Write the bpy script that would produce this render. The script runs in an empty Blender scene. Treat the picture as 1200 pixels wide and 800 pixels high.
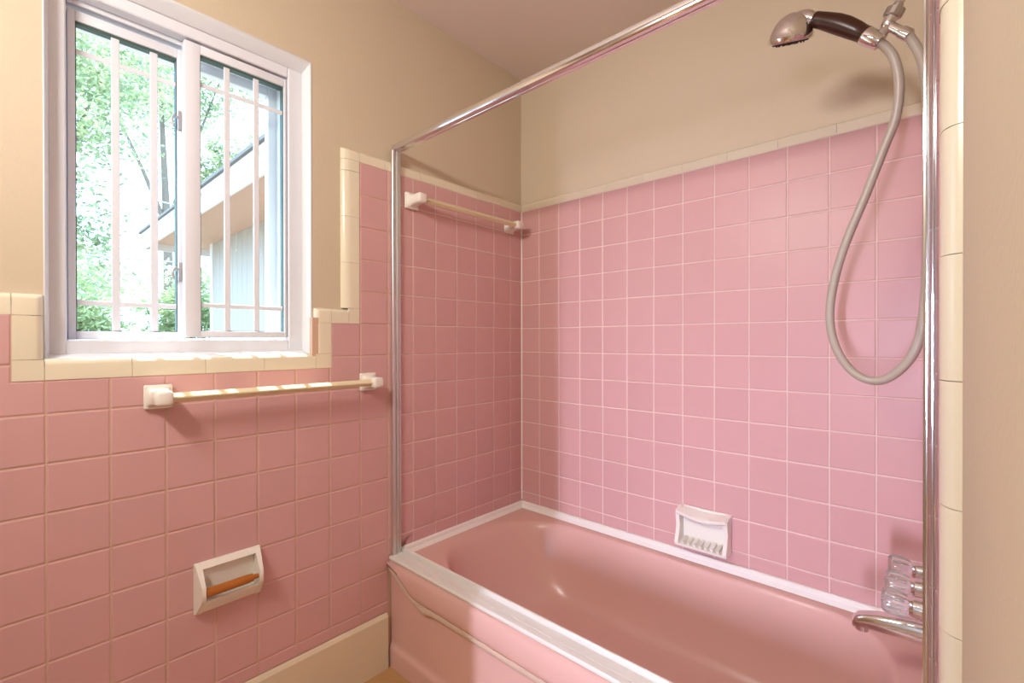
import bpy, bmesh, math, random
from mathutils import Matrix, Vector

random.seed(7)
SC = bpy.context.scene
COL = SC.collection
PI = math.pi

# ------------------------------------------------------------------ camera
YAW, PITCH, ROLL = 0.7474, -0.0033, -0.0012
FW = Vector((-math.sin(YAW) * math.cos(PITCH), math.cos(YAW) * math.cos(PITCH), math.sin(PITCH)))
RT = Vector((math.cos(YAW), math.sin(YAW), 0))
UP = RT.cross(FW)
R2 = math.cos(ROLL) * RT + math.sin(ROLL) * UP
U2 = -math.sin(ROLL) * RT + math.cos(ROLL) * UP
cd = bpy.data.cameras.new('camera')
cam = bpy.data.objects.new('camera', cd)
COL.objects.link(cam)
cam.matrix_world = Matrix(((R2.x, U2.x, -FW.x, 1.4289), (R2.y, U2.y, -FW.y, -1.6839), (R2.z, U2.z, -FW.z, 1.157), (0, 0, 0, 1)))
cd.sensor_fit = 'HORIZONTAL'
cd.sensor_width = 36
cd.lens = 547.113 / 1200 * 36
cd.shift_x, cd.shift_y = 0.01059, 0.0012
cd.clip_start = 0.004
SC.camera = cam

# ------------------------------------------------------------------ light and exposure
SC.view_settings.view_transform = 'Standard'
SC.view_settings.look = 'None'
SC.view_settings.gamma = 1
SC.view_settings.use_curve_mapping = False
SC.view_settings.exposure = 0.0

w = bpy.data.worlds.new('sky')
SC.world = w
w.use_nodes = True
bg = w.node_tree.nodes['Background']
bg.inputs[0].default_value = (0.44, 0.68, 1.0, 1)
bg.inputs[1].default_value = 7.2


def lamp(name, kind, loc, energy, color, target=None, size=(0.2, 0.2), angle=None):
    d = bpy.data.lights.new(name, kind)
    d.energy = energy
    d.color = color
    if kind == 'AREA':
        d.shape = 'RECTANGLE'
        d.size, d.size_y = size
    if kind in ('POINT', 'SPOT'):
        d.shadow_soft_size = size[0]
    if angle is not None:
        d.angle = angle
    o = bpy.data.objects.new(name, d)
    COL.objects.link(o)
    o.location = loc
    if target is not None:
        o.rotation_euler = (Vector(target) - Vector(loc)).to_track_quat('-Z', 'Y').to_euler()
    return o


SUN_TRAVEL = Vector((0.30, 0.20, -0.93))
sun = lamp('sun', 'SUN', (-6, -4, 12), 15, (1.0, 0.95, 0.86), angle=math.radians(0.6))
sun.rotation_euler = SUN_TRAVEL.to_track_quat('-Z', 'Y').to_euler()
# the bathroom's vanity lamp, on the wall behind the camera
lamp('vanity_light', 'AREA', (0.74, -2.20, 2.02), 20, (1.0, 0.955, 0.895), (0.75, -0.4, 1.1), (0.5, 0.15))
# daylight of the hall window, through the open door behind the camera
hall = lamp('hall_daylight', 'AREA', (1.45, -4.2, 1.05), 9.5, (0.72, 0.74, 1.0), (0.86, -0.5, 0.50), (0.05, 0.8))
hall.data.spread = math.radians(52)


# ------------------------------------------------------------------ materials
def lin(c):
    return tuple(((v / 255) / 12.92 if v / 255 <= 0.04045 else ((v / 255 + 0.055) / 1.055) ** 2.4) for v in c)


def mat(name, rgb, rough=0.5, metal=0.0, spec=0.5, var=0.0, scale=8.0, bump=0.0, bscale=60.0, coat=0.0, objvar=0.0, trans=0.0, ior=1.45):
    m = bpy.data.materials.new(name)
    m.use_nodes = True
    nt = m.node_tree
    b = nt.nodes['Principled BSDF']
    c = lin(rgb) + (1,)
    b.inputs['Base Color'].default_value = c
    b.inputs['Roughness'].default_value = rough
    b.inputs['Metallic'].default_value = metal
    b.inputs['Specular IOR Level'].default_value = spec
    b.inputs['Coat Weight'].default_value = coat
    b.inputs['Coat Roughness'].default_value = 0.08
    b.inputs['Transmission Weight'].default_value = trans
    b.inputs['IOR'].default_value = ior
    N, L = nt.nodes.new, nt.links.new
    out = None
    if var or bump:
        geo = N('ShaderNodeNewGeometry')
    if var:
        n = N('ShaderNodeTexNoise')
        n.inputs['Scale'].default_value = scale
        n.inputs['Detail'].default_value = 4
        L(geo.outputs['Position'], n.inputs['Vector'])
        mx = N('ShaderNodeMix')
        mx.data_type = 'RGBA'
        mx.inputs[6].default_value = tuple(v * (1 - var) for v in c[:3]) + (1,)
        mx.inputs[7].default_value = tuple(min(1, v * (1 + var)) for v in c[:3]) + (1,)
        L(n.outputs['Fac'], mx.inputs[0])
        out = mx.outputs[2]
    if objvar:
        oi = N('ShaderNodeObjectInfo')
        hs = N('ShaderNodeHueSaturation')
        if out is not None:
            L(out, hs.inputs['Color'])
        else:
            hs.inputs['Color'].default_value = c
        mr = N('ShaderNodeMapRange')
        mr.inputs[3].default_value = 1 - objvar
        mr.inputs[4].default_value = 1 + objvar
        L(oi.outputs['Random'], mr.inputs[0])
        L(mr.outputs[0], hs.inputs['Value'])
        out = hs.outputs[0]
    if out is not None:
        L(out, b.inputs['Base Color'])
    if bump:
        n2 = N('ShaderNodeTexNoise')
        n2.inputs['Scale'].default_value = bscale
        n2.inputs['Detail'].default_value = 3
        L(geo.outputs['Position'], n2.inputs['Vector'])
        bp_ = N('ShaderNodeBump')
        bp_.inputs['Strength'].default_value = bump
        bp_.inputs['Distance'].default_value = 0.002
        L(n2.outputs['Fac'], bp_.inputs['Height'])
        L(bp_.outputs[0], b.inputs['Normal'])
    return m


M = {
    'paint': mat('painted plaster', (210, 194, 170), 0.75, spec=0.25, var=0.02, scale=3, bump=0.25, bscale=180),
    'ceil': mat('ceiling paint', (228, 214, 208), 0.85, spec=0.2, bump=0.2, bscale=150),
    'white': mat('white window vinyl', (228, 230, 238), 0.45, spec=0.4),
    'reveal': mat('white painted reveal', (232, 234, 238), 0.5, spec=0.4),
    'pink': mat('glazed pink tile', (213, 167, 166), 0.34, spec=0.32, var=0.02, scale=14, objvar=0.02, bump=0.06, bscale=40),
    'cream': mat('glazed cream trim tile', (233, 223, 199), 0.22, spec=0.5, objvar=0.015),
    'grout': mat('aged tan grout', (212, 178, 156), 0.9, spec=0.1, var=0.08, scale=6),
    'grout_white': mat('pale grout', (232, 210, 202), 0.9, spec=0.1, var=0.05, scale=6),
    'tub': mat('pink tub enamel', (218, 176, 166), 0.24, spec=0.4, var=0.02, scale=5),
    'caulk': mat('white caulk', (240, 236, 230), 0.5, spec=0.4),
    'chrome': mat('polished chrome', (228, 228, 231), 0.12, 1.0),
    'alu': mat('anodised aluminium', (222, 222, 222), 0.38, 1.0),
    'track': mat('satin aluminium track', (232, 230, 224), 0.45, 0.15, spec=0.5),
    'ceramic': mat('white ceramic', (240, 234, 224), 0.18, spec=0.5),
    'bar': mat('cream plastic bar', (232, 216, 178), 0.25, spec=0.5),
    'wood': mat('turned wood roller', (178, 106, 44), 0.4, spec=0.4, var=0.15, scale=60),
    'brown': mat('dark brown handle', (58, 29, 17), 0.3, spec=0.5),
    'hose': mat('translucent grey hose', (176, 164, 150), 0.3, spec=0.5, var=0.05, scale=120),
    'dark': mat('dark rubber', (40, 40, 42), 0.6),
    'base': mat('painted baseboard', (226, 212, 186), 0.5, spec=0.4, var=0.02, scale=4),
    'floor': mat('tan floor', (190, 148, 100), 0.45, spec=0.4, var=0.12, scale=14),
    'gasket': mat('window gasket', (70, 92, 88), 0.6),
    'latch': mat('grey latch', (170, 165, 165), 0.4, 0.3),
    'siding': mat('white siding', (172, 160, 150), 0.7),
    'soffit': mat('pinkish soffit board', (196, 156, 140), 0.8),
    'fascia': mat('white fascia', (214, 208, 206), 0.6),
    'roof': mat('grey shingles', (104, 100, 100), 0.9, var=0.15, scale=20),
    'bark': mat('bark', (120, 104, 92), 0.9, var=0.2, scale=12),
    'grass': mat('pale yard', (140, 138, 124), 0.95, var=0.2, scale=3),
    'wire': mat('cable', (150, 160, 165), 0.6),
}


def clear_glass(name, tint, fres):
    m = bpy.data.materials.new(name)
    m.use_nodes = True
    nt = m.node_tree
    nt.nodes.clear()
    N, L = nt.nodes.new, nt.links.new
    o = N('ShaderNodeOutputMaterial')
    t = N('ShaderNodeBsdfTransparent')
    t.inputs[0].default_value = tint + (1,)
    g = N('ShaderNodeBsdfGlossy')
    g.inputs['Roughness'].default_value = 0.02
    mx = N('ShaderNodeMixShader')
    mx.inputs[0].default_value = fres
    L(t.outputs[0], mx.inputs[1])
    L(g.outputs[0], mx.inputs[2])
    L(mx.outputs[0], o.inputs[0])
    return m


M['glass'] = clear_glass('window glass', (0.94, 0.98, 0.97), 0.03)
M['acrylic'] = mat('clear acrylic', (246, 250, 255), 0.03, spec=0.8, trans=0.86, ior=1.45)


def leaf_mat(name, a, b):
    m = bpy.data.materials.new(name)
    m.use_nodes = True
    nt = m.node_tree
    nt.nodes.clear()
    N, L = nt.nodes.new, nt.links.new
    o = N('ShaderNodeOutputMaterial')
    geo = N('ShaderNodeNewGeometry')
    n = N('ShaderNodeTexNoise')
    n.inputs['Scale'].default_value = 1.6
    L(geo.outputs['Position'], n.inputs['Vector'])
    mx = N('ShaderNodeMix')
    mx.data_type = 'RGBA'
    mx.inputs[6].default_value = lin(a) + (1,)
    mx.inputs[7].default_value = lin(b) + (1,)
    ramp = N('ShaderNodeMapRange')
    ramp.inputs[1].default_value = 0.35
    ramp.inputs[2].default_value = 0.65
    L(n.outputs['Fac'], ramp.inputs[0])
    L(ramp.outputs[0], mx.inputs[0])
    d = N('ShaderNodeBsdfDiffuse')
    t = N('ShaderNodeBsdfTranslucent')
    L(mx.outputs[2], d.inputs[0])
    L(mx.outputs[2], t.inputs[0])
    ms = N('ShaderNodeMixShader')
    ms.inputs[0].default_value = 0.45
    L(d.outputs[0], ms.inputs[1])
    L(t.outputs[0], ms.inputs[2])
    L(ms.outputs[0], o.inputs[0])
    return m


M['leaf_blue'] = leaf_mat('bluish leaves', (124, 138, 104), (184, 190, 146))
M['leaf_yellow'] = leaf_mat('yellow green leaves', (146, 166, 124), (196, 206, 164))


# ------------------------------------------------------------------ mesh helpers
class MB:
    def __init__(s):
        s.bm = bmesh.new()

    def poly_prism(s, pts, axis, a, b):
        """pts: closed 2D outline; axis 'x' -> (y,z), 'y' -> (x,z), 'z' -> (x,y)"""
        def v(p, q):
            return {'x': (q, p[0], p[1]), 'y': (p[0], q, p[1]), 'z': (p[0], p[1], q)}[axis]
        A = [s.bm.verts.new(v(p, a)) for p in pts]
        B = [s.bm.verts.new(v(p, b)) for p in pts]
        n = len(pts)
        fs = []
        for i in range(n):
            fs.append(s.bm.faces.new((A[i], A[(i + 1) % n], B[(i + 1) % n], B[i])))
        fs.append(s.bm.faces.new(A))
        fs.append(s.bm.faces.new(B[::-1]))
        return fs

    def box(s, x0, x1, y0, y1, z0, z1, bevel=0.0, seg=2):
        r = bmesh.ops.create_cube(s.bm, size=1)
        vs = r['verts']
        for v in vs:
            v.co = Vector(((x0 + x1) / 2 + v.co.x * (x1 - x0), (y0 + y1) / 2 + v.co.y * (y1 - y0), (z0 + z1) / 2 + v.co.z * (z1 - z0)))
        if bevel:
            es = list({e for v in vs for e in v.link_edges})
            bmesh.ops.bevel(s.bm, geom=es, offset=bevel, segments=seg, profile=0.5, affect='EDGES')
        return vs

    def tube(s, pts, radii, n=12, caps=True, up=Vector((0, 1, 0))):
        pts = [Vector(p) for p in pts]
        if not isinstance(radii, (list, tuple)):
            radii = [radii] * len(pts)
        rings = []
        for i, p in enumerate(pts):
            t = (pts[min(i + 1, len(pts) - 1)] - pts[max(i - 1, 0)]).normalized()
            u = up if abs(t.dot(up)) < 0.95 else Vector((0, 0, 1))
            a = t.cross(u).normalized()
            b = a.cross(t).normalized()
            r = radii[i]
            ra, rb = r if isinstance(r, (list, tuple)) else (r, r)
            rings.append([s.bm.verts.new(p + a * ra * math.cos(k / n * 2 * PI) + b * rb * math.sin(k / n * 2 * PI)) for k in range(n)])
        for r0, r1 in zip(rings, rings[1:]):
            for k in range(n):
                s.bm.faces.new((r0[k], r0[(k + 1) % n], r1[(k + 1) % n], r1[k]))
        if caps:
            s.bm.faces.new(rings[0][::-1])
            s.bm.faces.new(rings[-1])
        return rings

    def build(s, name, m, parent=None, smooth=None):
        bmesh.ops.recalc_face_normals(s.bm, faces=s.bm.faces[:])
        me = bpy.data.meshes.new(name)
        s.bm.to_mesh(me)
        s.bm.free()
        return link(name, me, m, parent, smooth)


def link(name, me, m, parent=None, smooth=None):
    if m is not None and not me.materials:
        me.materials.append(m)
    if smooth is not None:
        if smooth == 0:
            me.shade_smooth()
        else:
            me.shade_smooth()
            me.set_sharp_from_angle(angle=math.radians(smooth))
    o = bpy.data.objects.new(name, me)
    COL.objects.link(o)
    o.parent = parent
    return o


def thing(name, label, cat, loc=(0, 0, 0), group=None):
    o = bpy.data.objects.new(name, None)
    o.empty_display_size = 0.05
    COL.objects.link(o)
    o.location = loc
    o['label'] = label
    o['category'] = cat
    if group:
        o['group'] = group
    return o


def part(mb, name, m, t, smooth=None):
    """mesh built in world coordinates, hung under its thing without moving"""
    o = mb.build(name, m, t, smooth)
    base = t
    p = Vector((0, 0, 0))
    while base is not None:
        p += base.location
        base = base.parent
    for v in o.data.vertices:
        v.co -= p
    return o


def structure(o):
    o['kind'] = 'structure'
    return o


def spline(pts, n=6):
    """Catmull-Rom through pts"""
    P = [Vector(p) for p in pts]
    P = [2 * P[0] - P[1]] + P + [2 * P[-1] - P[-2]]
    out = []
    for i in range(1, len(P) - 2):
        for k in range(n):
            t = k / n
            a, b, c, d = P[i - 1], P[i], P[i + 1], P[i + 2]
            out.append(0.5 * ((2 * b) + (c - a) * t + (2 * a - 5 * b + 4 * c - d) * t * t + (3 * b - a - 3 * c + d) * t ** 3))
    out.append(P[-2])
    return out


# ------------------------------------------------------------------ layout numbers (metres, floor at z = 0)
PT = 0.1095                 # tile pitch
ROW0 = 1.7644               # top of the pink tile
LEN, WID = 1.434, 0.735     # tub alcove
BACK = 0.020                # tile field stands proud of the painted wall by this much
CEIL = 2.40
YN = -2.30                  # wall behind the camera
RIM = 0.381
# axes of the three tiled walls: u, v, normal
AX = {'left': ((0, 1, 0), (0, 0, 1), (1, 0, 0), Vector((0, 0, 0))),
      'far': ((1, 0, 0), (0, 0, 1), (0, -1, 0), Vector((0, 0, 0))),
      'right': ((0, -1, 0), (0, 0, 1), (-1, 0, 0), Vector((LEN, 0, 0)))}


def frame(side, u, v, n=0.0, rot=0.0, tilt=(0.0, 0.0)):
    U, V, Nn, o = AX[side]
    U, V, Nn = Vector(U), Vector(V), Vector(Nn)
    p = o + U * u + V * v + Nn * n
    m = Matrix(((U.x, V.x, Nn.x, p.x), (U.y, V.y, Nn.y, p.y), (U.z, V.z, Nn.z, p.z), (0, 0, 0, 1)))
    return m @ Matrix.Rotation(tilt[0], 4, 'X') @ Matrix.Rotation(tilt[1], 4, 'Y') @ Matrix.Rotation(rot, 4, 'Z')


# ------------------------------------------------------------------ walls, floor, ceiling
WY0, WY1, WZ0, WZ1 = -1.614, -1.004, 1.118, 2.042     # window hole at the painted face
mb = MB()
TH = 0.16
for (y0, y1, z0, z1) in ((YN, WY0, 0, CEIL), (WY1, 0.0, 0, CEIL), (WY0, WY1, 0, WZ0 - 0.012), (WY0, WY1, WZ1, CEIL)):
    mb.box(-BACK - TH, -BACK, y0, y1, z0, z1)
wall_left = structure(mb.build('wall_left', M['paint']))
mb = MB()
mb.box(-BACK - TH, LEN + BACK + 0.12, BACK, BACK + 0.12, 0, CEIL)
mb.box(-BACK - TH, -BACK, 0, BACK, 0, CEIL)
wall_far = structure(mb.build('wall_far', M['paint']))
mb = MB()
mb.box(LEN + BACK, LEN + BACK + 0.12, YN, BACK, 0, CEIL)
wall_right = structure(mb.build('wall_right', M['paint']))
# wall behind the camera, with the open doorway
DX0, DX1, DZ = 0.890, 1.44, 2.03
mb = MB()
mb.box(-BACK, DX0, YN - 0.1, YN, 0, CEIL)
mb.box(DX0, DX1, YN - 0.1, YN, DZ, CEIL)
mb.box(DX1, LEN + BACK + 0.12, YN - 0.1, YN, 0, CEIL)
wall_near = structure(mb.build('wall_near', M['paint']))
mb = MB()
mb.box(DX0 - 0.06, DX0, YN, YN + 0.015, 0, DZ + 0.06, 0.003)
mb.box(DX0, DX1, YN, YN + 0.015, DZ, DZ + 0.06, 0.003)
door_1 = structure(mb.build('door_1', M['base']))
# hall beyond the door
mb = MB()
mb.box(-0.6, -0.5, -4.6, YN - 0.1, 0, CEIL)
mb.box(2.6, 2.7, -4.6, YN - 0.1, 0, CEIL)
mb.box(-0.6, 2.7, -4.7, -4.6, 0, CEIL)
wall_hall = structure(mb.build('wall_hall', M['paint']))
mb = MB()
mb.box(-0.6, 2.7, -4.7, BACK + 0.12, -0.08, 0)
floor = structure(mb.build('floor', M['floor']))
mb = MB()
mb.box(-BACK - TH, 2.7, -4.7, BACK + 0.12, CEIL, CEIL + 0.1)
ceiling = structure(mb.build('ceiling', M['ceil']))

# grout beds (mortar behind the tiles)
GB = -0.0016
mb = MB()
for (y0, y1, z0, z1) in ((-0.868, -0.712, 0, 1.772), (-1.012, -0.868, 0, 1.232), (-1.60, -1.012, 0, 1.098), (YN, -1.60, 0, 1.10), (YN, -1.634, 1.10, 1.232)):
    mb.box(-BACK, GB, y0, y1, z0, z1)
part(mb, 'grout', M['grout'], wall_left)
mb = MB()
mb.box(-BACK, GB, -0.712, 0, 0, 1.772)
part(mb, 'grout', M['grout_white'], wall_left)
mb = MB()
mb.box(-BACK, LEN + BACK, -GB, BACK, 0, 1.772)
part(mb, 'grout', M['grout_white'], wall_far)
mb = MB()
mb.box(LEN - GB, LEN + BACK, -0.868, 0, 0, 1.772)
part(mb, 'grout', M['grout_white'], wall_right)

mb = MB()
mb.poly_prism([(0.0, 0.0), (0.0042, 0.0), (0.0012, -0.0012), (0.0, -0.0042)], 'z', 0.412, ROW0)
part(mb, 'corner_bead', M['caulk'], wall_far)

# ------------------------------------------------------------------ pink field tiles
GAP = 0.0021
tile_cache = {}


def offset_poly(pts, d):
    n = len(pts)
    out = []
    for i in range(n):
        a, b, c = Vector(pts[i - 1]), Vector(pts[i]), Vector(pts[(i + 1) % n])
        e0, e1 = (b - a).normalized(), (c - b).normalized()
        n0, n1 = Vector((-e0.y, e0.x)), Vector((-e1.y, e1.x))      # inward for CCW
        out.append(tuple(b + n0 * d + n1 * d))
    return out


def tile_mesh(pts):
    key = tuple((round(x, 4), round(y, 4)) for x, y in pts)
    if key in tile_cache:
        return tile_cache[key]
    verts, faces = [], []
    n = len(pts)
    for d, h in ((0, -0.008), (0, -0.0026), (0.0009, -0.0009), (0.0032, 0.0)):
        verts += [(x, y, h) for x, y in offset_poly(pts, d)]
    for k in range(3):
        for i in range(n):
            j = (i + 1) % n
            faces.append((k * n + i, k * n + j, (k + 1) * n + j, (k + 1) * n + i))
    faces.append(tuple(range(3 * n, 4 * n)))
    me = bpy.data.meshes.new('tile')
    me.from_pydata(verts, [], faces)
    me.materials.append(M['pink'])
    tile_cache[key] = me
    return me


def cut(r, hs):
    """rectangle minus holes -> CCW outline (rectangle or L) or None"""
    u0, u1, v0, v1 = r
    L = None
    for (a0, a1, b0, b1) in hs:
        if a0 >= u1 - 1e-4 or a1 <= u0 + 1e-4 or b0 >= v1 - 1e-4 or b1 <= v0 + 1e-4:
            continue
        fu0, fu1, fv0, fv1 = a0 <= u0 + 1e-4, a1 >= u1 - 1e-4, b0 <= v0 + 1e-4, b1 >= v1 - 1e-4
        if fu0 and fu1 and fv0 and fv1:
            return None
        if fu0 and fu1:
            if fv0: v0 = b1
            else: v1 = b0
        elif fv0 and fv1:
            if fu0: u0 = a1
            else: u1 = a0
        else:
            L = (a0, a1, b0, b1, fu0, fv0)
    if u1 - u0 < 0.006 or v1 - v0 < 0.006:
        return None
    g = GAP / 2
    if L:
        a0, a1, b0, b1, fu0, fv0 = L
        if a1 > u0 and a0 < u1 and b1 > v0 and b0 < v1:
            if not fu0 and not fv0:      # upper right corner missing
                return [(u0 + g, v0 + g), (u1 - g, v0 + g), (u1 - g, b0 - g), (a0 - g, b0 - g), (a0 - g, v1 - g), (u0 + g, v1 - g)]
            if fu0 and not fv0:          # upper left corner missing
                return [(u0 + g, v0 + g), (u1 - g, v0 + g), (u1 - g, v1 - g), (a1 + g, v1 - g), (a1 + g, b0 - g), (u0 + g, b0 - g)]
            if not fu0 and fv0:
                return [(u0 + g, v0 + g), (a0 - g, v0 + g), (a0 - g, b1 + g), (u1 - g, b1 + g), (u1 - g, v1 - g), (u0 + g, v1 - g)]
            return [(a1 + g, v0 + g), (u1 - g, v0 + g), (u1 - g, v1 - g), (u0 + g, v1 - g), (u0 + g, b1 + g), (a1 + g, b1 + g)]
    return [(u0 + g, v0 + g), (u1 - g, v0 + g), (u1 - g, v1 - g), (u0 + g, v1 - g)]


def lay_tiles(side, wall, us, vs, holes):
    for i in range(len(us) - 1):
        for j in range(len(vs) - 1):
            pts = cut((min(us[i], us[i + 1]), max(us[i], us[i + 1]), min(vs[j], vs[j + 1]), max(vs[j], vs[j + 1])), holes)
            if not pts:
                continue
            cu = (min(p[0] for p in pts) + max(p[0] for p in pts)) / 2
            cv = (min(p[1] for p in pts) + max(p[1] for p in pts)) / 2
            o = link('tile', tile_mesh([(p[0] - cu, p[1] - cv) for p in pts]), None, wall)
            o.matrix_world = frame(side, cu, cv, random.uniform(-0.0002, 0.0002), 0, (random.gauss(0, 0.0018), random.gauss(0, 0.0018)))


rows = [ROW0 - PT * r for r in range(17)]
us = [0.0] + [-(0.0793 + PT * k) for k in range(21)]
us = [u for u in us if u > YN + 0.02] + [YN + 0.003]
lay_tiles('left', wall_left, us, rows, [(-9, -0.848, 1.2165, 9), (-1.664, -0.949, 1.072, 1.3), (-0.735, 9, -1, 0.386), (-9, -0.735, -1, 0.1925)])
us = [0.0] + [0.1058 + PT * k for k in range(13)] + [LEN]
us = us[:-2] + [LEN]
lay_tiles('far', wall_far, us, rows, [(-1, 9, -1, 0.386)])
us = [0.0] + [0.0793 + PT * k for k in range(7)] + [0.848]
lay_tiles('right', wall_right, us, rows, [(0, 0.742, -1, 0.386), (0.742, 9, -1, 0.05)])

# ------------------------------------------------------------------ cream trim tiles (rounded over to the painted wall)
trim_cache = {}


def steps(a, b, ra, rb):
    out = [a]
    if ra:
        out += [a + ra * (1 - math.cos(k / 6 * PI / 2)) for k in range(1, 7)]
    if rb:
        out += [b - rb * (1 - math.cos(k / 6 * PI / 2)) for k in range(6, 0, -1)]
    out.append(b)
    res = []
    for x in out:
        if not res or x - res[-1] > 1e-5:
            res.append(x)
    return res


def trim_mesh(w, h, L=0, R=0, B=0, T=0, drop=BACK):
    key = tuple(round(q, 4) for q in (w, h, L, R, B, T, drop))
    if key in trim_cache:
        return trim_cache[key]
    us_, vs_ = steps(-w / 2, w / 2, L, R), steps(-h / 2, h / 2, B, T)
    if len(us_) == 2 and not L:
        pass

    def fall(d, r):
        if not r or d >= r:
            return 0.0
        q = 1 - d / r
        return 1 - math.sqrt(max(0, 1 - q * q))

    def z(u, v):
        a = max(fall(u + w / 2, L), fall(w / 2 - u, R))
        b = max(fall(v + h / 2, B), fall(h / 2 - v, T))
        return -drop * min(1, math.hypot(a, b))
    bm = bmesh.new()
    g = [[bm.verts.new((u, v, z(u, v))) for v in vs_] for u in us_]
    for i in range(len(us_) - 1):
        for j in range(len(vs_) - 1):
            bm.faces.new((g[i][j], g[i + 1][j], g[i + 1][j + 1], g[i][j + 1]))
    # skirts down to the wall on the square sides
    ring = [g[i][0] for i in range(len(us_))] + [g[-1][j] for j in range(1, len(vs_))] + [g[i][-1] for i in range(len(us_) - 2, -1, -1)] + [g[0][j] for j in range(len(vs_) - 2, 0, -1)]
    top = [bm.verts.new(v.co + Vector((0, 0, 0))) for v in ring]
    low = [bm.verts.new((v.co.x, v.co.y, -drop - 0.0005)) for v in ring]
    k = len(ring)
    for i in range(k):
        bm.faces.new((top[(i + 1) % k], top[i], low[i], low[(i + 1) % k]))
    me = bpy.data.meshes.new('trim_tile')
    bm.to_mesh(me)
    bm.free()
    me.materials.append(M['cream'])
    me.shade_smooth()
    me.set_sharp_from_angle(angle=math.radians(40))
    trim_cache[key] = me
    return me


def trim(side, wall, u0, u1, v0, v1, L=0, R=0, B=0, T=0, drop=BACK):
    g = 0.0005
    me = trim_mesh(u1 - u0 - 2 * g, v1 - v0 - 2 * g, L, R, B, T, drop)
    o = link('trim_tile', me, None, wall)
    o.matrix_world = frame(side, (u0 + u1) / 2, (v0 + v1) / 2, random.uniform(-0.0003, 0.0004), 0, (random.gauss(0, 0.002), random.gauss(0, 0.002)))


TOP = 1.803
RR = 0.012
P6 = 0.1535
# far wall cap
js = [0.0, 0.152, 0.3045] + [0.4574 + 0.1521 * k for k in range(6)] + [LEN]
for a, b in zip(js, js[1:]):
    trim('far', wall_far, a, b, ROW0, TOP, T=RR)
# left wall cap, from the corner out to the upright trim
js = [-0.848, -0.745, -0.592, -0.440, -0.288, -0.136, 0.0]
for a, b in zip(js, js[1:]):
    trim('left', wall_left, a, b, ROW0, TOP, T=RR)
trim('left', wall_left, -0.9075, -0.848, ROW0, TOP, T=RR, L=0.03)
js = [1.2680, 1.4203, 1.5739, 1.7269, ROW0]
for a, b in zip(js, js[1:]):
    trim('left', wall_left, -0.9075, -0.848, a, b, L=0.03)
# stepped cream border around the window
trim('left', wall_left, -0.8875, -0.848, 1.2165, 1.2680)
trim('left', wall_left, -0.949, -0.8875, 1.2165, 1.2640, T=0.012)
trim('left', wall_left, WY1 + 0.003, -0.949, 1.2165, 1.2640, L=0.014, T=0.012)
trim('left', wall_left, WY1 + 0.003, -0.949, 1.118, 1.2165, L=0.014)
trim('left', wall_left, WY1 + 0.003, -0.949, 1.072, 1.118)
js = [WY0, -1.4612, -1.3053, -1.1555, WY1 + 0.003]
for a, b in zip(js, js[1:]):
    trim('left', wall_left, a, b, 1.072, 1.120, T=0.014)
trim('left', wall_left, -1.664, WY0, 1.072, 1.118)
trim('left', wall_left, -1.664, WY0, 1.118, 1.2140, R=0.014)
trim('left', wall_left, -1.664, WY0, 1.2140, 1.2620, R=0.014, T=0.012)
js = [YN + 0.004, -2.1235, -1.971, -1.8165, -1.664]
for a, b in zip(js, js[1:]):
    trim('left', wall_left, a, b, 1.2140, 1.2620, T=0.012)
# right wall cap and upright
js = [0.0, 0.136, 0.288, 0.440, 0.592, 0.745, 0.848]
for a, b in zip(js, js[1:]):
    trim('right', wall_right, a, b, ROW0, TOP, T=RR)
trim('right', wall_right, 0.848, 0.9075, ROW0, TOP, T=RR, R=0.032)
js = [0.0, 0.032, 0.186, 0.339, 0.493, 0.647, 0.801, 0.954, 1.108, 1.261, 1.415, 1.569, 1.722, ROW0]
for a, b in zip(js, js[1:]):
    trim('right', wall_right, 0.848, 0.9075, a, b, R=0.032)

# baseboards
mb = MB()
mb.poly_prism([(0.0, 0.0), (0.013, 0.0), (0.013, 0.182), (0.008, 0.1915), (0.0, 0.1925)], 'y', YN, -0.7455)
baseboard_left = structure(mb.build('baseboard_left', M['base']))
mb = MB()
mb.poly_prism([(LEN + BACK, 0.0), (LEN + BACK - 0.013, 0.0), (LEN + BACK - 0.013, 0.182), (LEN + BACK - 0.008, 0.19), (LEN + BACK, 0.19)], 'y', YN, -0.912)
baseboard_right = structure(mb.build('baseboard_right', M['base']))

# ------------------------------------------------------------------ window
window = bpy.data.objects.new('window_1', None)
COL.objects.link(window)
window['kind'] = 'structure'
XF = -0.060
FY0, FY1, FZ0, FZ1 = -1.603, -1.017, 1.128, 2.0147


def ring_quads(mb, A, B):
    """A, B: (x, y0, y1, z0, z1) rectangles joined by four quads"""
    def c(r):
        x, y0, y1, z0, z1 = r
        return [mb.bm.verts.new(q) for q in ((x, y0, z0), (x, y1, z0), (x, y1, z1), (x, y0, z1))]
    a, b = c(A), c(B)
    for i in range(4):
        mb.bm.faces.new((a[i], a[(i + 1) % 4], b[(i + 1) % 4], b[i]))


def rect_frame(mb, x0, x1, outer, inner, bevel=0.0015):
    """four mitred-looking bars"""
    oy0, oy1, oz0, oz1 = outer
    iy0, iy1, iz0, iz1 = inner
    mb.box(x0, x1, oy0, iy0, oz0, oz1, bevel, 1)
    mb.box(x0, x1, iy1, oy1, oz0, oz1, bevel, 1)
    mb.box(x0, x1, iy0, iy1, oz0, iz0, bevel, 1)
    mb.box(x0, x1, iy0, iy1, iz1, oz1, bevel, 1)


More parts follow.
